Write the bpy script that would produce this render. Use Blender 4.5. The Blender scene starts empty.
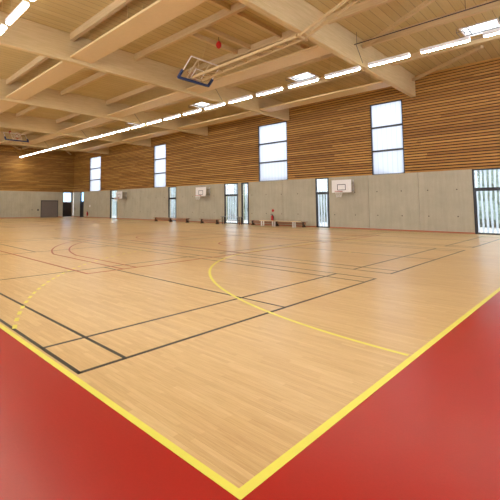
import bpy, bmesh, math, random
from mathutils import Vector, Matrix
random.seed(4)
S = bpy.context.scene
C = S.collection
PI = math.pi

# ---------------------------------------------------------------- camera
# The far long wall runs along X (Y = 21.67), the far end wall along Y (X = -45.34).
# The near corner of the marked court is the origin; u = -X is the distance down the hall.
YAW, PITCH, ROLL = 0.82974, 0.069406, -0.001474
cam = bpy.data.cameras.new('camera')
cam.sensor_width = 36.0
cam.lens = 384.94 / 500 * 36.0
cam.shift_x = (250 - 184.04) / 500
cam.shift_y = -(250 - 179.25) / 500
cam.clip_end = 300
camo = bpy.data.objects.new('camera', cam)
C.objects.link(camo)
fw = Vector((-math.sin(YAW), math.cos(YAW), 0)); rt = Vector((math.cos(YAW), math.sin(YAW), 0)); up = Vector((0, 0, 1))
fw2 = fw * math.cos(PITCH) + up * math.sin(PITCH); up2 = up * math.cos(PITCH) - fw * math.sin(PITCH)
rt3 = rt * math.cos(ROLL) + up2 * math.sin(ROLL); up3 = up2 * math.cos(ROLL) - rt * math.sin(ROLL)
M = Matrix((rt3, up3, -fw2)).transposed().to_4x4()
M.translation = Vector((1.2298, -1.4811, 1.3795))
camo.matrix_world = M
S.camera = camo

# ---------------------------------------------------------------- world, exposure
SKY = 5.6          # bright overcast daylight round the building
TUBE = 31.0        # fluorescent strip lights
w = bpy.data.worlds.new('overcast'); S.world = w; w.use_nodes = True
bg = w.node_tree.nodes['Background']
bg.inputs[0].default_value = (0.93, 0.96, 1.0, 1); bg.inputs[1].default_value = SKY
S.view_settings.view_transform = 'Standard'
S.view_settings.look = 'None'
S.view_settings.exposure = 0.60
S.view_settings.gamma = 1.0
S.view_settings.use_curve_mapping = False

# ---------------------------------------------------------------- materials
def srgb(r, g, b):
    f = lambda c: (c / 255 / 12.92) if c / 255 <= .04045 else ((c / 255 + .055) / 1.055) ** 2.4
    return (f(r), f(g), f(b), 1)

class N:
    """small node helper"""
    def __init__(s, name):
        s.m = bpy.data.materials.new(name); s.m.use_nodes = True
        s.t = s.m.node_tree; s.b = s.t.nodes['Principled BSDF']
    def add(s, typ, **kw):
        n = s.t.nodes.new(typ)
        for k, v in kw.items(): setattr(n, k, v)
        return n
    def link(s, a, b): s.t.links.new(a, b)
    def pos(s):
        g = s.add('ShaderNodeNewGeometry'); return g.outputs['Position']
    def sep(s, v):
        n = s.add('ShaderNodeSeparateXYZ'); s.link(v, n.inputs[0]); return n.outputs
    def comb(s, *v):
        n = s.add('ShaderNodeCombineXYZ')
        for i, a in enumerate(v):
            if isinstance(a, (int, float)): n.inputs[i].default_value = a
            else: s.link(a, n.inputs[i])
        return n.outputs[0]
    def math(s, op, a, b=0.0, c=None):
        n = s.add('ShaderNodeMath', operation=op)
        for i, q in enumerate((a, b) if c is None else (a, b, c)):
            if isinstance(q, (int, float)): n.inputs[i].default_value = q
            else: s.link(q, n.inputs[i])
        return n.outputs[0]
    def vmul(s, v, t):
        n = s.add('ShaderNodeVectorMath', operation='MULTIPLY'); s.link(v, n.inputs[0]); n.inputs[1].default_value = t; return n.outputs[0]
    def noise(s, v, scale=1, detail=3, rough=.5):
        n = s.add('ShaderNodeTexNoise'); s.link(v, n.inputs['Vector']); n.inputs['Scale'].default_value = scale
        n.inputs['Detail'].default_value = detail; n.inputs['Roughness'].default_value = rough; return n.outputs['Fac']
    def white(s, v):
        n = s.add('ShaderNodeTexWhiteNoise', noise_dimensions='3D'); s.link(v, n.inputs['Vector']); return n.outputs['Value']
    def ramp(s, f, stops):
        n = s.add('ShaderNodeValToRGB'); s.link(f, n.inputs[0]); e = n.color_ramp.elements
        e[0].position, e[0].color = stops[0]; e[1].position, e[1].color = stops[-1]
        for p, c in stops[1:-1]: q = e.new(p); q.color = c
        return n.outputs[0]
    def mix(s, f, a, b, mode='MIX'):
        n = s.add('ShaderNodeMix', data_type='RGBA', blend_type=mode)
        for q, i in ((f, 0), (a, 6), (b, 7)):
            if isinstance(q, (int, float)): n.inputs[i].default_value = q
            elif isinstance(q, tuple): n.inputs[i].default_value = q
            else: s.link(q, n.inputs[i])
        return n.outputs[2]
    def bump(s, h, strength=.3, dist=.01):
        n = s.add('ShaderNodeBump'); n.inputs['Strength'].default_value = strength; n.inputs['Distance'].default_value = dist
        s.link(h, n.inputs['Height']); s.link(n.outputs[0], s.b.inputs['Normal'])
    def col(s, c):
        if isinstance(c, tuple): s.b.inputs['Base Color'].default_value = c
        else: s.link(c, s.b.inputs['Base Color'])
    def set(s, **kw):
        for k, v in kw.items(): s.b.inputs[k.replace('_', ' ')].default_value = v
        return s.m

def plain(name, c, rough=.5, metal=0.0, var=.08, scale=8):
    n = N(name)
    f = n.noise(n.pos(), scale, 3)
    lo = tuple(x * (1 - var) for x in c[:3]) + (1,); hi = tuple(min(1, x * (1 + var)) for x in c[:3]) + (1,)
    n.col(n.ramp(f, [(.3, lo), (.7, hi)]))
    return n.set(Roughness=rough, Metallic=metal)

def mat_floor():
    n = N('beech_parquet'); p = n.pos(); X, Y, Z = n.sep(p)
    row = n.math('FLOOR', n.math('DIVIDE', Y, .046))
    off = n.math('MULTIPLY', n.white(n.comb(row, 3.3, 0.0)), 1.1)
    seg = n.math('FLOOR', n.math('DIVIDE', n.math('ADD', X, off), .56))
    tone = n.white(n.comb(row, seg, 1.0))
    big = n.noise(n.vmul(p, (.35, .8, 1)), 1, 3)
    grain = n.noise(n.vmul(p, (5, 90, 1)), 1, 4, .6)
    c = n.ramp(tone, [(0, srgb(188, 148, 90)), (.35, srgb(199, 161, 101)), (.75, srgb(206, 170, 110)), (1, srgb(216, 183, 124))])
    c = n.mix(.40, c, n.ramp(grain, [(.3, srgb(176, 134, 78)), (.7, srgb(222, 190, 138))]))
    c = n.mix(.18, c, n.ramp(big, [(.3, srgb(198, 150, 92)), (.7, srgb(230, 192, 138))]))
    fr = n.math('FRACT', n.math('DIVIDE', Y, .046))
    gap = n.math('LESS_THAN', fr, .035)
    c = n.mix(n.math('MULTIPLY', gap, .35), c, srgb(120, 80, 45))
    n.col(c)
    r = n.noise(n.vmul(p, (.8, .8, 1)), 1, 3)
    rr = n.math('MULTIPLY_ADD', r, .13, .245); n.link(rr, n.b.inputs['Roughness'])
    hb = n.noise(n.vmul(p, (1.2, 5, 1)), 1, 2)
    n.bump(hb, .12, .02)
    n.b.inputs['Specular IOR Level'].default_value = .45
    return n.m

def mat_red():
    n = N('red_sports_floor'); p = n.pos()
    big = n.noise(n.vmul(p, (1.2, 1.2, 1)), 1, 4)
    fine = n.noise(p, 60, 3, .7)
    c = n.ramp(big, [(.3, srgb(152, 16, 10)), (.7, srgb(162, 20, 12))])
    c = n.mix(.12, c, n.ramp(fine, [(.4, srgb(154, 16, 10)), (.6, srgb(196, 34, 22))]))
    scr = n.noise(n.vmul(p, (3, 40, 1)), 1, 4, .6)
    c = n.mix(.25, c, n.ramp(scr, [(.62, srgb(178, 22, 13)), (.72, srgb(190, 50, 36))]))
    n.col(c)
    rr = n.math('MULTIPLY_ADD', big, .10, .25); n.link(rr, n.b.inputs['Roughness'])
    n.bump(fine, .06, .004)
    n.b.inputs['Specular IOR Level'].default_value = .42
    return n.m

def mat_slat():
    n = N('larch_slats'); p = n.pos(); X, Y, Z = n.sep(p)
    row = n.math('FLOOR', n.math('DIVIDE', n.math('SUBTRACT', Z, 3.16), .148))
    along = n.math('ADD', X, Y)
    off = n.math('MULTIPLY', n.white(n.comb(row, 7.1, 0.0)), 5.0)
    seg = n.math('FLOOR', n.math('DIVIDE', n.math('ADD', along, off), 4.1))
    tone = n.white(n.comb(row, seg, 2.0))
    grain = n.noise(n.comb(n.math('MULTIPLY', along, 1.2), n.math('MULTIPLY', Z, 40), 0.0), 1, 4, .6)
    c = n.ramp(tone, [(0, srgb(146, 92, 32)), (.5, srgb(182, 126, 50)), (1, srgb(214, 162, 80))])
    c = n.mix(.35, c, n.ramp(grain, [(.3, srgb(150, 100, 32)), (.7, srgb(222, 174, 86))]))
    n.col(c); n.bump(grain, .2, .004)
    return n.set(Roughness=.6)

def mat_concrete():
    n = N('cast_concrete'); p = n.pos(); X, Y, Z = n.sep(p)
    al = n.math('ADD', X, Y)
    v = n.comb(al, Z, 0.0)
    a = n.noise(v, .9, 5, .6); b = n.noise(n.vmul(v, (6, .5, 1)), 1, 3, .6); f = n.noise(p, 45, 3, .7)
    c = n.ramp(a, [(.3, srgb(168, 158, 134)), (.7, srgb(192, 182, 157))])
    c = n.mix(.35, c, n.ramp(b, [(.3, srgb(162, 152, 128)), (.7, srgb(194, 184, 158))]))
    c = n.mix(.15, c, n.ramp(f, [(.35, srgb(140, 126, 102)), (.65, srgb(196, 182, 156))]))
    n.col(c); n.bump(f, .15, .004)
    return n.set(Roughness=.75)

def mat_wood(name, c0, c1, axis, board=None, gscale=(1.5, 30)):
    """plain timber with the grain along axis 'x' or 'y'; board = (axis letter, width) draws narrow board joints"""
    n = N(name); p = n.pos(); X, Y, Z = n.sep(p)
    a, o = (X, Y) if axis == 'x' else (Y, X)
    g = n.noise(n.comb(n.math('MULTIPLY', a, gscale[0]), n.math('MULTIPLY', o, gscale[1]), n.math('MULTIPLY', Z, gscale[1])), 1, 3, .6)
    c = n.ramp(g, [(.3, c0), (.7, c1)])
    if board:
        q = n.math('DIVIDE', o, board)
        t = n.white(n.comb(n.math('FLOOR', q), 5.0, 0.0))
        c = n.mix(.5, c, n.ramp(t, [(0, c0), (1, c1)]))
        gap = n.math('LESS_THAN', n.math('FRACT', q), .07)
        c = n.mix(n.math('MULTIPLY', gap, .5), c, srgb(110, 80, 42))
        n.bump(n.math('SUBTRACT', 1.0, gap), .5, .01)
    n.col(c)
    return n.set(Roughness=.65)

M_floor = mat_floor(); M_red = mat_red(); M_slat = mat_slat(); M_conc = mat_concrete()
M_back = plain('dark_backing', srgb(74, 40, 18), .9)
M_ceil = mat_wood('pale_ceiling_boards', srgb(188, 162, 102), srgb(206, 182, 124), 'y', .30)
M_beam = mat_wood('glulam_beam', srgb(202, 174, 120), srgb(217, 191, 140), 'y')
M_purl = mat_wood('purlin_timber', srgb(196, 166, 116), srgb(212, 184, 136), 'x')
M_panel = plain('radiant_panel_paint', srgb(216, 186, 134), .5, var=.02)
M_yel = plain('yellow_line_paint', srgb(226, 214, 82), .4, var=.03)
M_blk = plain('black_line_paint', srgb(44, 36, 26), .4, var=.05)
M_rln = plain('red_line_paint', srgb(166, 62, 34), .4, var=.05)
M_frame = plain('anthracite_frame', srgb(40, 38, 40), .4)
M_grey = plain('grey_metal', srgb(120, 120, 120), .4, .6)
M_shut = plain('taupe_shutter', srgb(118, 104, 94), .6)
M_dark = plain('dark_door_leaf', srgb(38, 30, 28), .5)
M_white = plain('white_paint', srgb(236, 230, 224), .45, var=.02)
M_cream = plain('cream_paint', srgb(226, 206, 170), .5, var=.03)
M_tan = plain('tan_steel_paint', srgb(206, 176, 124), .5, var=.03)
M_lgrey = plain('light_grey_steel', srgb(188, 182, 172), .5)
M_redp = plain('red_paint', srgb(190, 26, 18), .35)
M_redb = plain('dark_red_skirting', srgb(176, 98, 60), .5)
M_blue = plain('blue_padding', srgb(28, 50, 96), .6)
M_bench = plain('brown_bench_wood', srgb(158, 112, 78), .5)
M_bleg = plain('dark_bench_feet', srgb(70, 50, 38), .5)
M_ltop = plain('light_bench_wood', srgb(228, 198, 148), .5)
M_net = plain('white_net_cord', srgb(225, 220, 210), .8)
M_hole = plain('tie_hole_shadow', srgb(70, 60, 48), .9)
M_orange = plain('orange_rim', srgb(190, 78, 30), .4)

def glass(name, col, transp, rough=.05):
    n = N(name)
    out = n.t.nodes['Material Output']
    tr = n.add('ShaderNodeBsdfTransparent'); tr.inputs[0].default_value = col
    gl = n.add('ShaderNodeBsdfGlossy'); gl.inputs['Roughness'].default_value = rough
    f = n.noise(n.pos(), .7, 2); mx = n.add('ShaderNodeMixShader')
    n.link(n.math('MULTIPLY_ADD', f, .02, 1 - transp), mx.inputs[0])
    n.link(tr.outputs[0], mx.inputs[1]); n.link(gl.outputs[0], mx.inputs[2]); n.link(mx.outputs[0], out.inputs[0])
    return n.m
M_glass = glass('clear_glass', (.93, .97, .98, 1), .93)
M_bluegl = glass('blue_grey_glass', (.45, .60, .74, 1), .92)

def mat_milk(name, c, prop, lines=True):
    """milky glazing: scatters the daylight from outside through to the hall"""
    n = N(name); out = n.t.nodes['Material Output']; X, Y, Z = n.sep(n.pos())
    col = (c[0], c[1], c[2], 1)
    tl = n.add('ShaderNodeBsdfTranslucent'); tr = n.add('ShaderNodeBsdfTransparent')
    if lines:
        s = n.math('FRACT', n.math('DIVIDE', X, .26)); g = n.math('LESS_THAN', s, .12)
        cc = n.mix(g, col, (c[0] * .80, c[1] * .84, c[2] * .92, 1))
        n.link(cc, tl.inputs[0]); n.link(cc, tr.inputs[0])
    else:
        tl.inputs[0].default_value = col; tr.inputs[0].default_value = col
    mx = n.add('ShaderNodeMixShader'); mx.inputs[0].default_value = prop
    n.link(tl.outputs[0], mx.inputs[1]); n.link(tr.outputs[0], mx.inputs[2]); n.link(mx.outputs[0], out.inputs[0])
    return n.m
M_milk = mat_milk('milky_fill_glass', (.95, .96, 1.0), .45)  # panes of the added fill windows behind the viewpoint
M_milkf = mat_milk('white_translucent_glazing', (.46, .47, .50), .40)
M_milk2 = mat_milk('milky_skylight_dome', (.97, .98, 1.0), .6, False)
M_curt = mat_milk('white_folded_curtain', (.34, .365, .41), .10, False)

def emit(name, c, s):
    n = N(name); n.col(c); n.b.inputs['Emission Color'].default_value = c
    f = n.noise(n.pos(), 2, 1)
    n.link(n.math('MULTIPLY_ADD', f, s * .04, s * .98), n.b.inputs['Emission Strength']); return n.m
M_tube = emit('lit_diffuser', (1.0, .985, .83, 1), TUBE)

# ---------------------------------------------------------------- mesh helpers (world X = -u)
def P(u, v, z): return Vector((-u, v, z))

def box(bm, u0, u1, v0, v1, z0, z1):
    vs = [bm.verts.new(P(u, v, z)) for z in (z0, z1) for v in (v0, v1) for u in (u0, u1)]
    for f in ((0, 1, 3, 2), (4, 6, 7, 5), (0, 4, 5, 1), (2, 3, 7, 6), (0, 2, 6, 4), (1, 5, 7, 3)):
        bm.faces.new([vs[i] for i in f])

def bar(bm, a, b, w, h=None, seg=4):
    """bar between two world points; seg 4 = rectangular w x h, else round of radius w"""
    a, b = Vector(a), Vector(b); d = (b - a).normalized()
    up = Vector((0, 0, 1)) if abs(d.z) < .95 else Vector((0, 1, 0))
    s = d.cross(up).normalized(); t = s.cross(d).normalized()
    rings = []
    for q in (a, b):
        if seg == 4:
            h_ = h or w; r = [q + s * x * w / 2 + t * y * h_ / 2 for x, y in ((-1, -1), (1, -1), (1, 1), (-1, 1))]
        else:
            r = [q + s * math.cos(2 * PI * i / seg) * w + t * math.sin(2 * PI * i / seg) * w for i in range(seg)]
        rings.append([bm.verts.new(x) for x in r])
    k = len(rings[0])
    for i in range(k): bm.faces.new((rings[0][i], rings[0][(i + 1) % k], rings[1][(i + 1) % k], rings[1][i]))
    bm.faces.new(rings[0][::-1]); bm.faces.new(rings[1])

def lathe(bm, c, prof, seg=16):
    c = Vector(c); rings = [[bm.verts.new(c + Vector((r * math.cos(2 * PI * i / seg), r * math.sin(2 * PI * i / seg), z))) for i in range(seg)] for r, z in prof]
    for A, B in zip(rings, rings[1:]):
        for i in range(seg): bm.faces.new((A[i], A[(i + 1) % seg], B[(i + 1) % seg], B[i]))
    bm.faces.new(rings[0][::-1]); bm.faces.new(rings[-1])

def ring(bm, c, R, r, n=24, k=8):
    c = Vector(c); g = []
    for i in range(n):
        a = 2 * PI * i / n; o = Vector((math.cos(a), math.sin(a), 0))
        g.append([bm.verts.new(c + o * (R + r * math.cos(2 * PI * j / k)) + Vector((0, 0, r * math.sin(2 * PI * j / k)))) for j in range(k)])
    for i in range(n):
        for j in range(k): bm.faces.new((g[i][j], g[(i + 1) % n][j], g[(i + 1) % n][(j + 1) % k], g[i][(j + 1) % k]))

def B(*boxes):
    bm = bmesh.new()
    for b in boxes: box(bm, *b)
    return bm

def obj(name, bm, mat, parent=None, smooth=False, bevel=0):
    bmesh.ops.recalc_face_normals(bm, faces=bm.faces[:])
    if parent is not None: bmesh.ops.translate(bm, verts=bm.verts[:], vec=-parent.location if parent.parent is None else Vector((0, 0, 0)))
    me = bpy.data.meshes.new(name); bm.to_mesh(me); bm.free()
    me.materials.append(mat)
    if smooth:
        for p in me.polygons: p.use_smooth = True
    o = bpy.data.objects.new(name, me); C.objects.link(o)
    if parent is not None: o.parent = parent
    if bevel:
        md = o.modifiers.new('bevel', 'BEVEL'); md.width = bevel; md.segments = 2; md.limit_method = 'ANGLE'
    return o

def thing(name, label, cat, loc, group=None):
    o = bpy.data.objects.new(name, None); C.objects.link(o); o.location = Vector(loc); o.empty_display_size = .2
    o['label'] = label; o['category'] = cat
    if group: o['group'] = group
    return o

def tag(o, label, cat, group=None):
    o['label'] = label; o['category'] = cat
    if group: o['group'] = group
    return o

def sub(name, bm, mat, part, **kw):
    """sub-part: authored in the world frame, moved into its thing's frame"""
    root = part
    while root.parent is not None: root = root.parent
    bmesh.ops.translate(bm, verts=bm.verts[:], vec=-root.location)
    me_parent = part
    bmesh.ops.recalc_face_normals(bm, faces=bm.faces[:])
    me = bpy.data.meshes.new(name); bm.to_mesh(me); bm.free(); me.materials.append(mat)
    o = bpy.data.objects.new(name, me); C.objects.link(o); o.parent = me_parent
    return o

def struct(name, bm, mat, parent=None):
    o = obj(name, bm, mat, parent)
    if parent is None: o['kind'] = 'structure'
    return o

def dup(root, d, label=None, group=None):
    r = root.copy(); C.objects.link(r); r.location = root.location + Vector(d)
    if label: r['label'] = label
    if group: r['group'] = group
    for ch in list(root.children):
        c = ch.copy(); C.objects.link(c); c.parent = r
        for g in list(ch.children):
            e = g.copy(); C.objects.link(e); e.parent = c
    return r

ORD = ['first', 'second', 'third', 'fourth', 'fifth', 'sixth', 'seventh', 'eighth', 'ninth', 'tenth', 'eleventh', 'twelfth', 'thirteenth',
       'fourteenth', 'fifteenth', 'sixteenth', 'seventeenth', 'eighteenth', 'nineteenth', 'twentieth', 'twenty-first', 'twenty-second',
       'twenty-third', 'twenty-fourth', 'twenty-fifth', 'twenty-sixth', 'twenty-seventh']

# ---------------------------------------------------------------- structure
UE, WV, HC, CEIL = 45.34, 21.67, 3.16, 8.45
U0, V0 = -4.6, -2.3            # the hall is modelled this far behind and beside the viewpoint
CL, CW = 40.0, 20.0            # marked court

floor = struct('floor', B((0, UE + .3, 0, WV + .3, -.12, 0)), M_floor)
apron = struct('floor', B((U0, UE + .3, V0, 0, -.12, 0), (U0, 0, 0, WV + .3, -.12, 0)), M_red)

# ceiling of boards, with openings for the skylights
SKYU = [1.77 + 7.85 * k for k in range(0, 6)]
SV0, SV1, SH = 16.8, 17.85, .56
bm = bmesh.new()
us = [U0] + [x for s in SKYU for x in (s - SH, s + SH)] + [UE + .3]
for i in range(len(us) - 1):
    if i % 2 == 0: box(bm, us[i], us[i + 1], V0, WV + .3, CEIL, CEIL + .12)
    else: box(bm, us[i], us[i + 1], V0, SV0, CEIL, CEIL + .12); box(bm, us[i], us[i + 1], SV1, WV + .3, CEIL, CEIL + .12)
ceiling = struct('ceiling', bm, M_ceil)

# openings in the window wall: (u0, u1)
DOORS = [(.20, 3.12), (10.53, 11.43), (16.87, 17.57), (17.9, 19.3), (25.12, 26.24), (34.95, 36.4), (42.55, 43.5)]
WINS = [(6.12, 7.86), (13.48, 15.93), (26.62, 28.5), (38.58, 41.2)]
WZ0, WZ1 = 3.19, 7.24
wall_back = struct('wall_back', B((U0, UE + .3, WV + .10, WV + .3, 7.30, CEIL), *[(a, b, WV + .10, WV + .3, HC, 7.30) for a, b in
    zip([U0] + [x[1] for x in WINS], [x[0] for x in WINS] + [UE + .3])]), M_back)
cuts = [U0, -1.2] + [5.49, 8.1, 13.9, 22.1, 30.6, 33.45, 39.3] + [x for d in DOORS for x in d] + [UE]
cuts = sorted(cuts)
bm = bmesh.new()
for a, b in zip(cuts, cuts[1:]):
    if any(abs(a - d[0]) < 1e-6 for d in DOORS): continue
    box(bm, a + .008, b - .008, WV, WV + .29, 0, HC)
box(bm, U0, UE, WV + .25, WV + .3, HC - .05, HC)
concrete = struct('concrete_base', bm, M_conc, wall_back)
bm = bmesh.new()
for z in (.83, 2.19):
    u = -3.9
    while u < UE - .3:
        if not any(d[0] - .15 < u < d[1] + .15 for d in DOORS):
            m = Matrix.Translation(P(u, WV + .001, z)) @ Matrix.Rotation(PI / 2, 4, 'X')
            bmesh.ops.create_cone(bm, cap_ends=True, segments=12, radius1=.03, radius2=.03, depth=.006, matrix=m)
        u += 1.28
obj('tie_holes', bm, M_hole, wall_back)
# slats: 0.15 m pitch, standing out from the dark backing
bm = bmesh.new(); PITCHZ = .148; SLH = .084; z = HC + .01; i = 0
while z < CEIL - .08:
    z1 = z + SLH
    if z < WZ1 - .02:
        for a, b in zip([U0] + [x[1] + .004 for x in WINS], [x[0] - .004 for x in WINS] + [UE]): box(bm, a, b, WV + .0, WV + .11, z, z1)
    else: box(bm, U0, UE, WV + .0, WV + .11, z, z1)
    z += PITCHZ
obj('timber_cladding', bm, M_slat, wall_back)

# end wall with a door and a roller shutter
EDOOR, ESHUT = (20.24, 21.45), (17.42, 19.62)
wall_left = struct('wall_left', B((UE + .10, UE + .3, V0, WV + .3, HC, CEIL)), M_back)
bm = bmesh.new()
ec = sorted([V0, 1.5, 5.2, 8.9, 12.6, 15.0, ESHUT[0], ESHUT[1], EDOOR[0], EDOOR[1], WV])
for a, b in zip(ec, ec[1:]):
    if a == EDOOR[0]: continue
    if a == ESHUT[0]: box(bm, UE, UE + .3, a + .0, b, 2.06, HC); continue
    box(bm, UE, UE + .3, a + .006, b - .006, 0, HC)
obj('concrete_base', bm, M_conc, wall_left)
bm = bmesh.new(); z = HC + .01
while z < CEIL - .08: box(bm, UE, UE + .11, V0, WV, z, z + SLH); z += PITCHZ
obj('timber_cladding', bm, M_slat, wall_left)

# near walls behind the viewpoint; their windows are added to give fill daylight
FILL_FWIN = [(q, q + 3.4) for q in (-3.2, 2.0, 7.2, 12.4, 17.6, 22.8, 28.0, 33.2, 38.4)]
FILL_RWIN = [(q, q + 3.2) for q in (1.2, 6.6, 12.0, 16.9)]
def gaps(lo, hi, op, m): return list(zip([lo] + [x[1] + m for x in op], [x[0] - m for x in op] + [hi]))
def plain_wall(name, axis, lo, hi, op, e, out):
    """e = inner face, out = -1: outwards is towards smaller v / u"""
    bx = (lambda a, b, d0, d1, z0, z1: (a, b, e + out * d0, e + out * d1, z0, z1)) if axis == 'u' else (lambda a, b, d0, d1, z0, z1: (e + out * d0, e + out * d1, a, b, z0, z1))
    wl = struct(name, B(bx(lo, hi, .1, .3, 7.30, CEIL), *[bx(a, b, .1, .3, HC, 7.30) for a, b in gaps(lo, hi, op, .02)]), M_back)
    bm = bmesh.new(); x = lo
    while x < hi: box(bm, *bx(x + .006, min(x + 5.2, hi) - .006, 0, .3, 0, HC)); x += 5.2
    obj('concrete_base', bm, M_conc, wl)
    bm = bmesh.new(); z = HC + .01
    while z < CEIL - .08:
        for a, b in (gaps(lo, hi, op, .05) if z < WZ1 else [(lo, hi)]): box(bm, *bx(a, b, 0, .11, z, z + SLH))
        z += PITCHZ
    obj('timber_cladding', bm, M_slat, wl)
    return bx
bxf = plain_wall('wall_front', 'u', U0, UE, FILL_FWIN, V0, -1)
bxr = plain_wall('wall_right', 'v', V0, WV, FILL_RWIN, U0, -1)

# red-brown skirting at the foot of the concrete
bm = bmesh.new()
for a, b in zip([U0] + [d[1] for d in DOORS], [d[0] for d in DOORS] + [UE]): box(bm, a, b, WV - .015, WV, 0, .07)
struct('baseboard_back', bm, M_redb)
bm = bmesh.new()
for a, b in ((V0, ESHUT[0]), (ESHUT[1], EDOOR[0]), (EDOOR[1], WV - .02)): box(bm, UE - .015, UE, a, b, 0, .07)
struct('baseboard_left', bm, M_redb)

# ---------------------------------------------------------------- windows and doors
def frame_bm(u0, u1, v0, v1, z0, z1, t, bars=(), tb=None):
    bm = B((u0, u0 + t, v0, v1, z0, z1), (u1 - t, u1, v0, v1, z0, z1), (u0 + t, u1 - t, v0, v1, z1 - t, z1), (u0 + t, u1 - t, v0, v1, z0, z0 + t * .6))
    for z in bars: box(bm, u0 + t, u1 - t, v0, v1, z - (tb or t) / 2, z + (tb or t) / 2)
    return bm

for i, (a, b) in enumerate(WINS):
    bars = (4.53, 5.90)
    f = struct('window_%d' % (i + 1), frame_bm(a, b, WV + .03, WV + .13, HC, 7.30, .055, bars, .095), M_frame)
    zs = [HC + .02, 4.53, 5.90, 7.27]
    for z0, z1 in zip(zs, zs[1:]): obj('pane', B((a + .03, b - .03, WV + .07, WV + .085, z0 + .002, z1 - .002)), M_milkf, f)

for i, (a, b, bx) in enumerate([(a, b, bxf) for a, b in FILL_FWIN] + [(a, b, bxr) for a, b in FILL_RWIN]):  # added windows, out of view, that brighten the facing walls
    bs = [bx(a, a + .05, .03, .12, WZ0, 7.27), bx(b - .05, b, .03, .12, WZ0, 7.27)] + [bx(a + .05, b - .05, .03, .12, z - .035, z + .035) for z in (WZ0 + .035, 4.53, 5.90, 7.235)]
    f = struct('window_%d' % (i + 12), B(*bs), M_frame)
    obj('pane', B(bx(a + .05, b - .05, .07, .085, WZ0 + .07, 7.2)), M_milk, f)

def curtain(u0, u1, z0, z1, v):
    """folded white strip curtain hanging outside the glass"""
    bm = bmesh.new(); rnd = random.Random(int(u0 * 100)); x = u0 + .02
    while x < u1 - .05:
        wd = rnd.uniform(.085, .115); zz = [z0 + (z1 - z0) * k / 14 for k in range(15)]
        dx = [rnd.uniform(-.012, .012) for _ in zz]; prev = None
        for z, d in zip(zz, dx):
            r = [bm.verts.new(P(x + d + q * wd, v + .03 * math.sin(q * PI), z)) for q in (0, .25, .5, .75, 1)]
            if prev:
                for k in range(4): bm.faces.new((prev[k], prev[k + 1], r[k + 1], r[k]))
            prev = r
        x += .18
    return bm

def glazed_door(n, a, b, trans=2.21, leaves=1, handle='low', t=.065, curt=True):
    bm = B((a, a + t, WV - .01, WV + .12, 0, HC), (b - t, b, WV - .01, WV + .12, 0, HC), (a + t, b - t, WV - .01, WV + .12, HC - t, HC), (a + t, b - t, WV - .01, WV + .12, 0, .04))
    f = struct('door_%d' % n, bm, M_frame)
    if trans: obj('transom', B((a + t, b - t, WV - .01, WV + .12, trans - .055, trans + .055)), M_frame, f)
    spans = [(a + t, b - t)] if leaves == 1 else [(a + t, (a + b) / 2), ((a + b) / 2, b - t)]
    top = (trans - .055) if trans else HC - t
    for x0, x1 in spans:
        lf = obj('door_leaf', frame_bm(x0 + .004, x1 - .004, WV + .01, WV + .07, .045, top, .045 if leaves == 1 else .05), M_frame, f)
        obj('pane', B((x0 + .045, x1 - .045, WV + .03, WV + .045, .07, top - .04)), M_glass, lf)
        hb = bmesh.new(); hu = x0 + .03
        bar(hb, P(hu, WV - .05, .95), P(hu, WV - .05, 1.25), .014, seg=8)
        bar(hb, P(hu, WV - .05, .98), P(hu, WV + .02, .98), .01, seg=8); bar(hb, P(hu, WV - .05, 1.22), P(hu, WV + .02, 1.22), .01, seg=8)
        obj('door_handle', hb, M_grey, lf)
    if trans: obj('pane', B((a + t, b - t, WV + .03, WV + .045, trans + .055, HC - t)), M_glass, f)
    if curt: obj('strip_curtain', curtain(a + t - .02, b - t + .02, .02, HC - .05, WV + .26), M_curt, f)
    return f

glazed_door(1, *DOORS[0], leaves=2, trans=2.19)
glazed_door(2, *DOORS[1])
glazed_door(3, *DOORS[2], trans=None)
glazed_door(4, *DOORS[3], trans=2.24)
glazed_door(5, *DOORS[4], trans=2.10)
glazed_door(6, *DOORS[5], trans=2.26)
# narrow blue-glazed door next to the corner
def solid_door(n, along, a, b, zt):
    t = .06
    if along == 'u':
        bx = lambda x0, x1, d0, d1, z0, z1: (x0, x1, WV + d0, WV + d1, z0, z1)
    else:
        bx = lambda x0, x1, d0, d1, z0, z1: (UE + d0, UE + d1, x0, x1, z0, z1)
    f = struct('door_%d' % n, B(bx(a, a + t, -.01, .12, 0, HC), bx(b - t, b, -.01, .12, 0, HC), bx(a + t, b - t, -.01, .12, HC - t, HC), bx(a + t, b - t, -.01, .12, zt - .04, zt + .04)), M_frame)
    lf = obj('door_leaf', B(bx(a + t + .004, b - t - .004, .02, .08, .01, zt - .045)), M_dark, f, bevel=.004)
    obj('door_handle', B(bx(a + t + .06, a + t + .2, -.04, -.02, 1.02, 1.045), bx(a + t + .06, a + t + .085, -.04, .02, 1.02, 1.045)), M_grey, lf)
    obj('pane', B(bx(a + t, b - t, .03, .045, zt + .04, HC - t)), M_bluegl, f)
    return f
solid_door(7, 'u', *DOORS[6], 1.95)
solid_door(8, 'v', *EDOOR, 1.92)
# roller shutter
a, b = ESHUT
f = struct('door_9', B((UE - .02, UE + .1, a, a + .06, 0, 2.06), (UE - .02, UE + .1, b - .06, b, 0, 2.06), (UE - .02, UE + .1, a, b, 2.0, 2.1)), M_frame)
bm = bmesh.new(); z = .005
while z < 1.98: box(bm, UE + .03, UE + .06, a + .06, b - .06, z, z + .092); z += .1
box(bm, UE + .055, UE + .08, a + .06, b - .06, 0, 2.0)
obj('shutter_slats', bm, M_shut, f)
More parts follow.
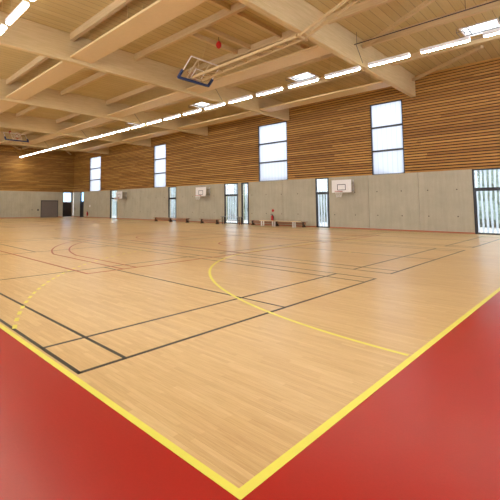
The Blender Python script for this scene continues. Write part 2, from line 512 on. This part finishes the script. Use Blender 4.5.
# outside: paving and a clipped hedge some way beyond the window wall
struct('ground_paving_1', B((U0 - 20, UE + 12, WV + .34, WV + 14, -.16, -.04)), plain('outdoor_paving', srgb(150, 146, 138), .9))
rnd = random.Random(9); bm = bmesh.new(); u = U0 - 16
NU = 110; NZ = 7
def hv(i, j, side):
    h = 4.0 * j / NZ; d = .35 * rnd.uniform(-1, 1)
    return bm.verts.new(P(U0 - 18 + (UE + 26 - U0) * i / NU, WV + (8.2 if side == 0 else 9.8) + d, -.04 + h + (rnd.uniform(-.25, .25) if j == NZ else 0)))
g0 = [[hv(i, j, 0) for j in range(NZ + 1)] for i in range(NU + 1)]; g1 = [[hv(i, j, 1) for j in range(NZ + 1)] for i in range(NU + 1)]
for g in (g0, g1):
    for i in range(NU):
        for j in range(NZ): bm.faces.new((g[i][j], g[i + 1][j], g[i + 1][j + 1], g[i][j + 1]))
for i in range(NU): bm.faces.new((g0[i][NZ], g0[i + 1][NZ], g1[i + 1][NZ], g1[i][NZ]))
tag(obj('hedge', bm, plain('hedge_leaves', srgb(104, 118, 108), .9, var=.35, scale=5)), 'grey-green hedge dimly seen outside between the door curtain strips', 'hedge')
# skylights with frames
for i, s in enumerate(SKYU):
    f = struct('window_%d' % (i + 5), B((s - SH - .05, s - SH, SV0 - .05, SV1 + .05, CEIL - .04, CEIL + .12), (s + SH, s + SH + .05, SV0 - .05, SV1 + .05, CEIL - .04, CEIL + .12),
               (s - SH, s + SH, SV0 - .05, SV0, CEIL - .04, CEIL + .12), (s - SH, s + SH, SV1, SV1 + .05, CEIL - .04, CEIL + .12)), M_white)
    obj('pane', B((s - SH, s + SH, SV0, SV1, CEIL + .06, CEIL + .08)), M_milk2, f)
    obj('glazing_bar', B((s - SH, s + SH, SV0 + .62, SV0 + .66, CEIL + .01, CEIL + .055), (s + SH - .2, s + SH - .16, SV0, SV1, CEIL + .01, CEIL + .055)), M_grey, f)
    bm = bmesh.new()
    z = CEIL - .17
    for v in (SV0 - .12, (SV0 + SV1) / 2, SV1 + .12): bar(bm, P(s - SH - .12, v, z), P(s + SH + .12, v, z), .012, seg=6)
    for x in (s - SH - .12, s + SH + .12): bar(bm, P(x, SV0 - .12, z), P(x, SV1 + .12, z), .012, seg=6)
    for x in (s - SH - .12, s + SH + .12):
        for v in (SV0 - .12, SV1 + .12): bar(bm, P(x, v, z), P(x, v, CEIL), .010, seg=6)
    obj('guard_rail', bm, M_grey, f)

# ---------------------------------------------------------------- court markings (parts of the floor)
def strip(bm, a, b, w, z, ext=0):
    """flat line from (u,v) a to b, w wide, z high"""
    a, b = Vector(a), Vector(b); d = (b - a).normalized(); n = Vector((-d.y, d.x)) * w / 2; a = a - d * ext; b = b + d * ext
    vs = [(a - n), (b - n), (b + n), (a + n)]
    lo = [bm.verts.new(P(q.x, q.y, .0)) for q in vs]; hi = [bm.verts.new(P(q.x, q.y, z)) for q in vs]
    bm.faces.new(hi)
    for i in range(4): bm.faces.new((lo[i], lo[(i + 1) % 4], hi[(i + 1) % 4], hi[i]))

def arc(bm, c, R, a0, a1, w, z, n=48, dash=None):
    L = abs(a1 - a0) * R
    k = 0; N_ = n if not dash else int(L / (dash * 2)) + 1
    for i in range(N_):
        if dash: s0 = a0 + (a1 - a0) * (2 * dash * i) / L; s1 = a0 + (a1 - a0) * min(L, 2 * dash * i + dash) / L; m = 3
        else: s0 = a0 + (a1 - a0) * i / N_; s1 = a0 + (a1 - a0) * (i + 1) / N_; m = 1
        for j in range(m):
            t0, t1 = s0 + (s1 - s0) * j / m, s0 + (s1 - s0) * (j + 1) / m
            pts = [(c[0] + r * math.cos(t), c[1] + r * math.sin(t)) for r, t in ((R - w / 2, t0), (R - w / 2, t1), (R + w / 2, t1), (R + w / 2, t0))]
            bm.faces.new([bm.verts.new(P(x, y, z)) for x, y in pts])

def mirror(fn):
    """draw at the near end and turned round at the far end"""
    fn(lambda u: u, 1); fn(lambda u: CL - u, -1)

# handball / perimeter in yellow
Z1, Z2, Z3 = .0010, .0016, .0022
bm = bmesh.new(); LW = .05; PW = .053
box(bm, 0, CL, 0, PW, 0, Z2); box(bm, 0, CL, CW - PW, CW, 0, Z2)
box(bm, 0, PW, PW, CW - PW, 0, Z2); box(bm, CL - PW, CL, PW, CW - PW, 0, Z2)
strip(bm, (20, PW), (20, CW - PW), LW, Z2)
for e in (0, 1):
    U = (lambda u: u) if e == 0 else (lambda u: CL - u)
    ang = (lambda a: a) if e == 0 else (lambda a: PI - a)
    a6 = -PI / 2 + .012; arc(bm, (U(0), 8.62), 6.13 - LW / 2, ang(a6), ang(0), LW, Z2 - .0002); arc(bm, (U(0), 11.38), 6.13 - LW / 2, ang(0), ang(-a6), LW, Z2 - .0002)
    strip(bm, (U(6.13 - LW / 2), 8.62), (U(6.13 - LW / 2), 11.38), LW, Z2 - .0002)
    aa = math.asin(8.5 / 9)
    arc(bm, (U(0), 8.5), 9.06 - LW / 2, ang(-aa + .045), ang(0), LW, Z2, dash=.15); arc(bm, (U(0), 11.5), 9.06 - LW / 2, ang(0), ang(aa - .045), LW, Z2, dash=.15)
    for k in range(10): strip(bm, (U(9.06 - LW / 2), 8.5 + .3 * k), (U(9.06 - LW / 2), 8.65 + .3 * k), LW, Z2)
    strip(bm, (U(7), 9.5), (U(7), 10.5), LW, Z2); strip(bm, (U(4), 9.92), (U(4), 10.07), LW, Z2)
obj('handball_lines', bm, M_yel, floor)

# badminton in black: two sets of three courts
bm = bmesh.new(); BW = .04
for u0 in (1.79, CL - 15.19):
    for v0 in (.10, 6.97, 14.06):
        u1, v1 = u0 + 13.4, v0 + 6.1
        for u in (u0, u0 + .76, u1 - .76, u1, u0 + 4.72, u1 - 4.72): strip(bm, (u, v0), (u, v1), BW, Z1, BW / 2)
        for v in (v0, v0 + .46, v1 - .46, v1): strip(bm, (u0, v), (u1, v), BW, Z1, BW / 2)
        strip(bm, (u0, (v0 + v1) / 2), (u0 + 4.72, (v0 + v1) / 2), BW, Z1); strip(bm, (u1 - 4.72, (v0 + v1) / 2), (u1, (v0 + v1) / 2), BW, Z1)
obj('badminton_lines', bm, M_blk, floor)

# basketball in red
bm = bmesh.new(); RW = .05
for v in (2.45, 17.55): strip(bm, (6, v), (34, v), RW, Z3, RW / 2)
for u in (6, 34): strip(bm, (u, 2.45), (u, 17.55), RW, Z3, RW / 2)
arc(bm, (20, 10), 1.8, 0, 2 * PI, RW, Z3, 64)
for e in (0, 1):
    U = (lambda u: u) if e == 0 else (lambda u: CL - u)
    ang = (lambda a: a) if e == 0 else (lambda a: PI - a)
    for R, h in ((6.98, 6.68), (6.46, 6.32)):
        s = math.asin(h / R) if h < R else PI / 2
        arc(bm, (U(7.575), 10), R, ang(-s), ang(s), RW, Z3, 80)
        for sg in (-1, 1): strip(bm, (U(6), 10 + sg * h), (U(7.575 + R * math.cos(s)), 10 + sg * h), RW, Z3)
    for v in (7.55, 12.45): strip(bm, (U(6), v), (U(11.8), v), RW, Z3)
    strip(bm, (U(11.8), 7.55), (U(11.8), 12.45), RW, Z3)
    arc(bm, (U(11.8), 10), 1.8, ang(-PI / 2), ang(PI / 2), RW, Z3, 32)
    arc(bm, (U(7.575), 10), 1.25, ang(-PI / 2), ang(PI / 2), RW, Z3, 24)
obj('basketball_lines', bm, M_rln, floor)

# ---------------------------------------------------------------- roof timbers
BU = [-2.4 + 7.82 * k for k in range(6)]          # main beams (near faces), -2.4, 5.42, 13.24, 21.06, 28.88, 36.70
BW_, BZ = .22, 7.28
for k, u in enumerate(BU):
    bm = B((u, u + BW_, V0 + .1, WV - .02, BZ, CEIL))
    o = obj('roof_beam', bm, M_beam, bevel=.012)
    n_ = len(BU) - 1 - k
    lab = ('deep pale laminated timber beam crossing the hall, ' + ('nearest to the end wall' if n_ == 0 else ORD[n_] + ' beam out from the end wall'))
    tag(o, lab, 'beam', 'main roof beams across the hall')

PV = [-.9, 2.3, 5.5, 8.7, 11.9, 15.08, 18.25]
PROW = ['outermost row on the near side', 'second row from the near side', 'third row from the near side', 'middle row', 'third row from the window wall', 'second row from the window wall', 'row nearest the window wall']
bays = [(BU[k] + BW_, BU[k + 1]) for k in range(5)] + [(BU[5] + BW_, UE)]
BAYN = ['nearest bay', 'second bay from camera', 'third bay from camera', 'fourth bay from camera', 'fifth bay from camera', 'last bay']
for kb, (a, b) in enumerate(bays):
    for kr, v in enumerate(PV):
        bm = B((a, b, v - .08, v + .08, 8.16, CEIL))
        o = obj('roof_purlin', bm, M_purl)
        tag(o, 'pale purlin, %s, %s' % (PROW[kr], BAYN[kb]), 'purlin', 'purlins between the main beams')

# short joists trimming between the purlins
def joist(u, v0, v1, label):
    o = obj('roof_joist', B((u - .05, u + .05, v0 + .08, v1 - .08, 8.26, CEIL)), M_beam); tag(o, label, 'joist', 'short cross joists')
joist(7.4, 5.5, 8.7, 'short cross joist, at the top edge, left of the nearer goal boom')
joist(7.4, 8.7, 11.9, 'short cross joist right above the boom of the nearer goal')
joist(7.4, 11.9, 15.08, 'short cross joist between the nearer goal boom and the light row')
joist(9.0, 8.7, 11.9, 'right one of two close joists beside the red reel')
joist(9.75, 8.7, 11.9, 'left one of two close joists beside the red reel')

# radiant heating panels hung between the beams
RV = [(5.42, 6.42), (11.9, 12.9), (18.2, 19.2)]
RN = ['third of the way across the hall from the camera', 'middle of the hall', 'window wall side']
RN = ['on the near side', 'over mid court', 'beside the window wall']
for kb, (a, b) in list(enumerate(bays))[1:-1]:
    for kr, (v0, v1) in enumerate(RV):
        t = thing('radiant_panel', 'flat pale heating panel hung %s, %s' % (RN[kr], BAYN[kb]), 'heating panel', P((a + b) / 2, (v0 + v1) / 2, 7.42), 'hung heating panels')
        bm = B((a + .03, b - .03, v0, v1, 7.42, 7.50))
        obj('panel', bm, M_panel, t, bevel=.01)
        for q in (.15, .5, .85):
            for v in (v0 + .26, v1 - .12):
                bm = bmesh.new(); bar(bm, P(a + (b - a) * q, v, 7.5), P(a + (b - a) * q, v, CEIL - .002), .007, seg=6)
                obj('hanger_rod', bm, M_purl, t)

# diagonal wind braces in the first and last full bays
def brace(a, b, label):
    bm = bmesh.new(); bar(bm, a, b, .12, .14)
    o = obj('wind_brace', bm, M_purl); tag(o, label, 'brace', 'diagonal roof braces')
zb = 8.092
brace(P(5.36, WV - .5, zb), P(1.95, 18.55, zb), 'pale diagonal roof brace from beam end at window wall to purlin by the skylight')
brace(P(1.2, 18.55, zb), P(-2.1, WV - .5, zb), 'pale diagonal roof brace at the right edge beyond the nearest skylight')
brace(P(5.36, 14.85, zb), P(1.5, 12.15, zb), 'pale diagonal roof brace rising from the beam to the top of the picture')
for u0, u1, nm in ((BU[5] + BW_, UE, 'last bay'),):
    um = (u0 + u1) / 2
    brace(P(u0 + .03, WV - .5, zb), P(um - .15, 18.3, zb), 'far diagonal brace by the window wall in the last bay, left of the beam')
    brace(P(u1 - .03, WV - .5, zb), P(um + .15, 18.3, zb), 'far diagonal brace by the window wall, ending at the end wall')
    brace(P(u0 + .03, 14.8, zb), P(um - .15, 11.95, zb), 'far diagonal brace over mid court in the last bay, starting at the beam')
    brace(P(u1 - .03, 14.8, zb), P(um + .15, 11.95, zb), 'far diagonal brace over the middle, ending at the end wall')
    brace(P(u0 + .03, 15.3, zb), P(um - .15, 18.0, zb), 'far diagonal brace between the light row and skylight in the last bay')

# suspended conduit beside the light row, one length per bay
for kb, (a, b) in enumerate(bays):
    bm = bmesh.new()
    bar(bm, P(a + .05, 14.0, 7.95), P(b - .05, 14.0, 7.95), .022, seg=8)
    for q in (.02, .5, .98): bar(bm, P(a + (b - a) * q, 14.0, 7.95), P(a + (b - a) * q, 14.0, CEIL - .01), .008, seg=6)
    bar(bm, P(b - .12, 14.0, 7.95), P(b - .12, 14.6, 7.32), .012, seg=6)
    o = obj('cable_conduit', bm, M_bleg)
    tag(o, 'thin dark cable conduit hung beside the light row, %s' % BAYN[kb], 'conduit', 'conduits along the light row')

# ---------------------------------------------------------------- strip lights
def strip_light(u, v, z, label, group):
    t = thing('strip_light', label, 'ceiling light', P(u, v, z), group)
    bm = bmesh.new(); box(bm, u - .76, u + .76, v - .09, v + .09, z + .055, z + .12); box(bm, u - .76, u + .76, v - .09, v - .077, z - .005, z + .055); box(bm, u - .76, u + .76, v + .077, v + .09, z - .005, z + .055)
    obj('housing', bm, M_white, t)
    bm = bmesh.new()
    # rounded diffuser
    prof = [(-.075, .055), (-.075, .0), (-.045, -.03), (0, -.04), (.045, -.03), (.075, .0), (.075, .055)]
    ends = []
    for x in (u - .73, u + .73): ends.append([bm.verts.new(P(x, v + a, z + b)) for a, b in prof])
    for i in range(len(prof)): j = (i + 1) % len(prof); bm.faces.new((ends[0][i], ends[0][j], ends[1][j], ends[1][i]))
    bm.faces.new(ends[0][::-1]); bm.faces.new(ends[1])
    obj('diffuser', bm, M_tube, t)
    for x in (u - .5, u + .5):
        top = BZ - .001 if any(q - .05 < x < q + BW_ + .05 for q in BU) else CEIL - .002
        bm = bmesh.new(); bar(bm, P(x, v, z + .12), P(x, v, top), .004, seg=6)
        obj('suspension_wire', bm, M_purl, t)
    return t
LP = 1.892
NL = 25
for v, off, where, grp in ((14.62, .50, 'window side row', 'strip lights in the row towards the window wall'),
                           (2.37, .93, 'top left row', 'strip lights in the row at top left')):
    for k in range(-1, 24):
        n_ = 23 - k
        pos = 'touching the far end wall' if n_ == 0 else ORD[n_] + ' from the far end wall'
        strip_light(off + .02 + LP * k, v, 7.11, 'lit strip light, %s, %s' % (where, pos), grp)

# ---------------------------------------------------------------- folded ceiling basketball goals
def ceiling_goal(e, u_b, u_t, z_b, z_t, vc, u_h, label):
    """backboard lies tilted: lower edge at (u_b, z_b), upper edge at (u_t, z_t); boom hinged at u_h"""
    t = thing('basketball_goal', label, 'basketball goal', P(u_b, vc, z_b))
    hw = .9
    A = lambda s, q: P(u_b + (u_t - u_b) * q, vc + s * hw, z_b + (z_t - z_b) * q)     # s -1..1 across, q 0..1 up the board
    nrm = (A(1, 0) - A(-1, 0)).cross(A(-1, 1) - A(-1, 0)).normalized()
    if nrm.z < 0: nrm = -nrm
    bm = bmesh.new()
    q = [A(-1, 0), A(1, 0), A(1, 1), A(-1, 1)]
    lo = [bm.verts.new(x) for x in q]; hi = [bm.verts.new(x + nrm * .015) for x in q]
    bm.faces.new(lo); bm.faces.new(hi)
    for i in range(4): bm.faces.new((lo[i], lo[(i + 1) % 4], hi[(i + 1) % 4], hi[i]))
    board = obj('backboard', bm, glass('board_glass' , (.93, .92, .88, 1), .94), t)
    bm = bmesh.new()
    for a, b in ((A(-1, 0), A(1, 0)), (A(1, 0), A(1, 1)), (A(1, 1), A(-1, 1)), (A(-1, 1), A(-1, 0))): bar(bm, a, b, .035, .035)
    sub('board_frame', bm, M_white, board)
    bm = bmesh.new()
    sq = [A(-.33, .14), A(.33, .14), A(.33, .57), A(-.33, .57)]
    for i in range(4): bar(bm, sq[i] - nrm * .004, sq[(i + 1) % 4] - nrm * .004, .045, .006)
    sub('target_square', bm, M_white, board)
    bm = bmesh.new()
    bar(bm, A(-1.03, 0), A(1.03, 0), .10, .09); bar(bm, A(-1.03, -.03), A(-1.03, .36), .10, .09); bar(bm, A(1.03, -.03), A(1.03, .36), .10, .09)
    obj('blue_edge_pad', bm, M_blue, t)['label'] = 'blue foam padding along the lower edge'
    # rim and net behind the tilted board, on the upper face
    rc = A(0, .14) + nrm * .38
    bm = bmesh.new(); ring(bm, (0, 0, 0), .225, .012)
    rot = Vector((0, 0, 1)).rotation_difference((A(0, 1) - A(0, 0)).normalized()).to_matrix().to_4x4()
    bmesh.ops.transform(bm, matrix=Matrix.Translation(rc) @ rot, verts=bm.verts[:])
    bar(bm, A(0, .14), A(0, .14) + nrm * .15, .12, .08)
    obj('rim', bm, M_orange, t)
    bm = bmesh.new(); upv = (A(0, 1) - A(0, 0)).normalized(); 
    e1 = rot @ Vector((1, 0, 0)); e2 = rot @ Vector((0, 1, 0))
    for i in range(12):
        for sgn in (1, -1):
            a0 = 2 * PI * i / 12; a1 = a0 + sgn * .5
            p0 = rc + (e1 * math.cos(a0) + e2 * math.sin(a0)) * .225
            p1 = rc + (e1 * math.cos(a1) + e2 * math.sin(a1)) * .14 + upv * .38 - Vector((0, 0, .02))
            bar(bm, p0, p1, .006, seg=4)
    obj('net', bm, M_net, t)
    # lattice behind the board and the boom up to the roof
    bm = bmesh.new(); sg = 1 if u_h < u_b else -1
    back = [A(-.42, .05) + nrm * .10, A(.42, .05) + nrm * .10, A(.42, .95) + nrm * .10, A(-.42, .95) + nrm * .10]
    for i in range(4): bar(bm, back[i], back[(i + 1) % 4], .05, .05)
    bar(bm, back[0], back[2], .035, .035); bar(bm, back[1], back[3], .035, .035)
    bar(bm, (back[0] + back[3]) / 2, (back[1] + back[2]) / 2, .035, .035)
    for i in range(4): bar(bm, back[i], back[i] - nrm * .10, .04, .04)
    obj('board_bracket', bm, M_cream, t)
    bm = bmesh.new()
    z_h = 7.22
    s = A(0, .1) + nrm * .05
    for w_ in (-.30, .30):
        bar(bm, P(u_b - sg * .25, vc + w_, z_b + .08), P(u_h, vc + w_ * .6, z_h), .07, .10)
    L = 8
    for i in range(L):
        q0, q1 = i / L, (i + 1) / L
        c0 = P(u_b - sg * .25, vc, z_b + .08).lerp(P(u_h, vc, z_h), q0); c1 = P(u_b - sg * .25, vc, z_b + .08).lerp(P(u_h, vc, z_h), q1)
        h0, h1 = .30 - .12 * q0, .30 - .12 * q1
        bar(bm, c0 + Vector((0, -h0, 0)), c1 + Vector((0, h1, 0)), .035, .035); bar(bm, c0 + Vector((0, -h0, 0)), c0 + Vector((0, h0, 0)), .035, .035)
    obj('boom', bm, M_tan, t)
    bm = bmesh.new()
    bar(bm, P(u_h, vc - .18, z_h), P(u_h - sg * 3.1, vc - .18, 8.28), .07, .09)
    bar(bm, P(u_h, vc + .18, z_h), P(u_h - sg * 3.1, vc + .18, 8.28), .07, .09)
    bar(bm, P(u_h, vc - .35, z_h), P(u_h, vc + .35, z_h), .08, .08)
    obj('stay_bars', bm, M_tan, t)
    bm = bmesh.new()
    bar(bm, A(0, .5) + nrm * .12, P(u_t - sg * .02, vc + .02, CEIL - .002), .006, seg=6)
    obj('hoist_cable', bm, M_tan, t)
    return t
ceiling_goal(0, 10.98, 10.2, 6.95, 7.66, 10.3, 5.60, 'folded glass basketball backboard with blue lower padding, hung nearest from roof')
ceiling_goal(1, 32.1, 32.85, 6.92, 7.62, 9.9, 36.60, 'far folded basketball backboard with blue lower padding, at left near the end wall')

def red_reel(u, v, z, label):
    t = thing('hanging_red_reel', label, 'safety reel', P(u, v, z))
    bm = bmesh.new(); lathe(bm, P(u, v, z), [(.02, -.17), (.085, -.12), (.12, -.03), (.11, .06), (.06, .13), (.025, .17)], 16)
    obj('body', bm, M_redp, t, smooth=True)
    bm = bmesh.new(); bar(bm, P(u, v, z + .16), P(u, v, CEIL), .012, seg=6); obj('hanger', bm, M_bleg, t)
red_reel(9.37, 10.2, 8.12, 'small red bulb-shaped fitting hanging above the nearer folded backboard')
red_reel(34.6, 10.1, 8.0, 'small red fitting hanging above the far folded backboard by the end wall')

# ---------------------------------------------------------------- wall backboards
def wall_goal(u, label):
    v = 21.05; t = thing('wall_backboard', label, 'basketball backboard', P(u, v, 2.2), 'practice backboards on the window wall')
    bd = obj('backboard', B((u - .6, u + .6, v, v + .03, 2.17, 2.93)), M_white, t, bevel=.006)
    bm = bmesh.new()
    for b in ((u - .26, u + .26, v - .004, v, 2.63, 2.665), (u - .26, u + .26, v - .004, v, 2.31, 2.345), (u - .26, u - .225, v - .004, v, 2.345, 2.63), (u + .225, u + .26, v - .004, v, 2.345, 2.63)): box(bm, *b)
    sub('target_square', bm, M_blk, bd)
    bm = bmesh.new(); ring(bm, P(u, v - .36, 2.24), .225, .012); bar(bm, P(u, v, 2.24), P(u, v - .14, 2.24), .10, .05)
    obj('rim', bm, M_orange, t)
    bm = bmesh.new()
    for i in range(12):
        for s in (1, -1):
            for j, (r0, z0, r1, z1) in enumerate(((.225, 2.24, .17, 2.06), (.17, 2.06, .12, 1.88))):
                a0 = 2 * PI * i / 12 + s * .26 * j; a1 = a0 + s * .26
                bar(bm, P(u + r0 * math.cos(a0), v - .36 + r0 * math.sin(a0), z0), P(u + r1 * math.cos(a1), v - .36 + r1 * math.sin(a1), z1), .008, seg=4)
    obj('net', bm, M_net, t)
    bm = bmesh.new()
    for s in (-.45, .45):
        bar(bm, P(u + s, v + .03, 2.8), P(u + s, WV, 2.8), .035, .035); bar(bm, P(u + s, v + .03, 2.3), P(u + s, WV, 2.3), .035, .035)
        bar(bm, P(u + s, v + .05, 2.22), P(u + s, v + .05, 2.88), .05, .05); bar(bm, P(u + s, WV - .02, 2.15), P(u + s, WV - .02, 2.95), .07, .03)
        bar(bm, P(u + s, v + .05, 2.3), P(u + s, WV, 2.8), .035, .035)
    bar(bm, P(u - .5, v + .05, 2.88), P(u + .5, v + .05, 2.88), .05, .05)
    obj('wall_bracket', bm, M_lgrey, t)
wall_goal(9.42, 'white wall backboard with black square, right of a glazed door, nearest one')
wall_goal(21.35, 'white wall backboard above the bench between two glazed doors, middle of the three')
wall_goal(33.65, 'small distant white wall backboard beside glazed door, farthest of the three')

# ---------------------------------------------------------------- benches
def gym_bench(u0, u1, v, label, h=.36):
    t = thing('gym_bench', label, 'bench', P((u0 + u1) / 2, v, 0), 'low brown gym benches')
    obj('seat', B((u0, u1, v - .13, v + .13, h - .035, h)), M_bench, t, bevel=.008)
    obj('lower_rail', B((u0 + .1, u1 - .1, v - .02, v + .02, .16, h - .06)), M_bench, t)
    n = 3 if u1 - u0 > 3 else 2
    for i in range(n):
        u = u0 + .25 + (u1 - u0 - .5) * i / (n - 1)
        bm = B((u - .035, u + .035, v - .19, v + .19, 0, .05), (u - .03, u + .03, v - .12, v - .02, .05, h - .035), (u - .03, u + .03, v + .02, v + .12, .05, h - .035))
        obj('leg', bm, M_bleg, t)
gym_bench(22.15, 26.85, 20.5, 'long low brown bench passing in front of the narrow door left of the middle backboard')
gym_bench(18.75, 20.9, 20.5, 'short low brown bench on the floor beneath the middle wall backboard')
gym_bench(11.75, 16.3, 21.1, 'long low brown bench against the concrete, behind the white-legged bench')

t = thing('high_bench', 'taller narrow bench with thin grey top standing before the double glazed doors', 'bench', P(17.55, 20.5, 0))
obj('seat', B((16.6, 18.55, 20.35, 20.65, .555, .59)), M_grey, t, bevel=.006)
for u in (16.75, 18.4):
    for v in (20.39, 20.61): obj('leg', B((u - .025, u + .025, v - .02, v + .02, 0, .555)), M_bleg, t)
obj('stretcher', B((16.775, 18.375, 20.48, 20.52, .3, .34)), M_bleg, t)

t = thing('white_legged_bench', 'light wood bench with three pairs of white legs beside the glazed door', 'bench', P(13.4, 20.35, 0))
obj('seat', B((11.85, 14.85, 20.2, 20.5, .36, .40)), M_ltop, t, bevel=.006)
for u in (14.68, 13.78, 12.25):
    for v in (20.23, 20.47): obj('leg', B((u - .04, u + .04, v - .025, v + .025, 0, .36)), M_white, t, bevel=.004)

# ---------------------------------------------------------------- small wall things
def extinguisher(u, z, label):
    v = WV - .11; t = thing('fire_extinguisher', label, 'fire extinguisher', P(u, v, z))
    bm = bmesh.new(); lathe(bm, P(u, v, z), [(.075, 0), (.085, .02), (.085, .38), (.06, .44), (.03, .46)], 20); obj('cylinder', bm, M_redp, t, smooth=True)
    bm = bmesh.new(); lathe(bm, P(u, v, z + .46), [(.03, 0), (.03, .06)], 12)
    bar(bm, P(u - .04, v, z + .54), P(u + .12, v, z + .56), .03, .02); bar(bm, P(u - .02, v, z + .50), P(u + .12, v, z + .50), .03, .02); obj('valve', bm, M_frame, t)
    bm = bmesh.new(); pts = [P(u - .03, v, z + .5), P(u - .10, v - .02, z + .45), P(u - .12, v - .02, z + .3), P(u - .11, v - .02, z + .12)]
    for a, b in zip(pts, pts[1:]): bar(bm, a, b, .014, seg=8)
    obj('hose', bm, M_frame, t)
    obj('wall_bracket', B((u - .05, u + .05, v + .08, WV, z + .1, z + .4)), M_grey, t)
extinguisher(14.73, .25, 'red fire extinguisher on the concrete wall above the white-legged bench')
extinguisher(41.4, .22, 'red fire extinguisher on concrete wall near the far corner, below the first window')

def round_sign(u, z, label, r, m):
    bm = bmesh.new(); bmesh.ops.create_cone(bm, cap_ends=True, segments=24, radius1=r, radius2=r, depth=.01, matrix=Matrix.Translation(P(u, WV - .006, z)) @ Matrix.Rotation(PI / 2, 4, 'X'))
    tag(obj('wall_sign', bm, m), label, 'sign')
round_sign(14.73, 1.05, 'small round red sign on the wall above the nearer fire extinguisher', .10, M_redp)
tag(obj('wall_sign', B((40.86, 41.1, WV - .012, WV, 1.28, 1.52)), M_white), 'small square white sign on the concrete near the far extinguisher', 'sign')
tag(obj('switch_box', B((UE - .06, UE, 17.0, 17.16, .84, 1.02)), M_frame), 'small black switch box on the concrete beside the roller shutter', 'switch')
tag(obj('wall_socket', B((UE - .03, UE, 16.3, 16.42, .9, 1.0)), M_grey), 'small grey wall socket left of the black switch box', 'socket')
tag(obj('door_keypad', B((44.75, 44.87, WV - .03, WV, .95, 1.15)), M_frame), 'small dark keypad on the concrete between the two doors at the corner', 'keypad')
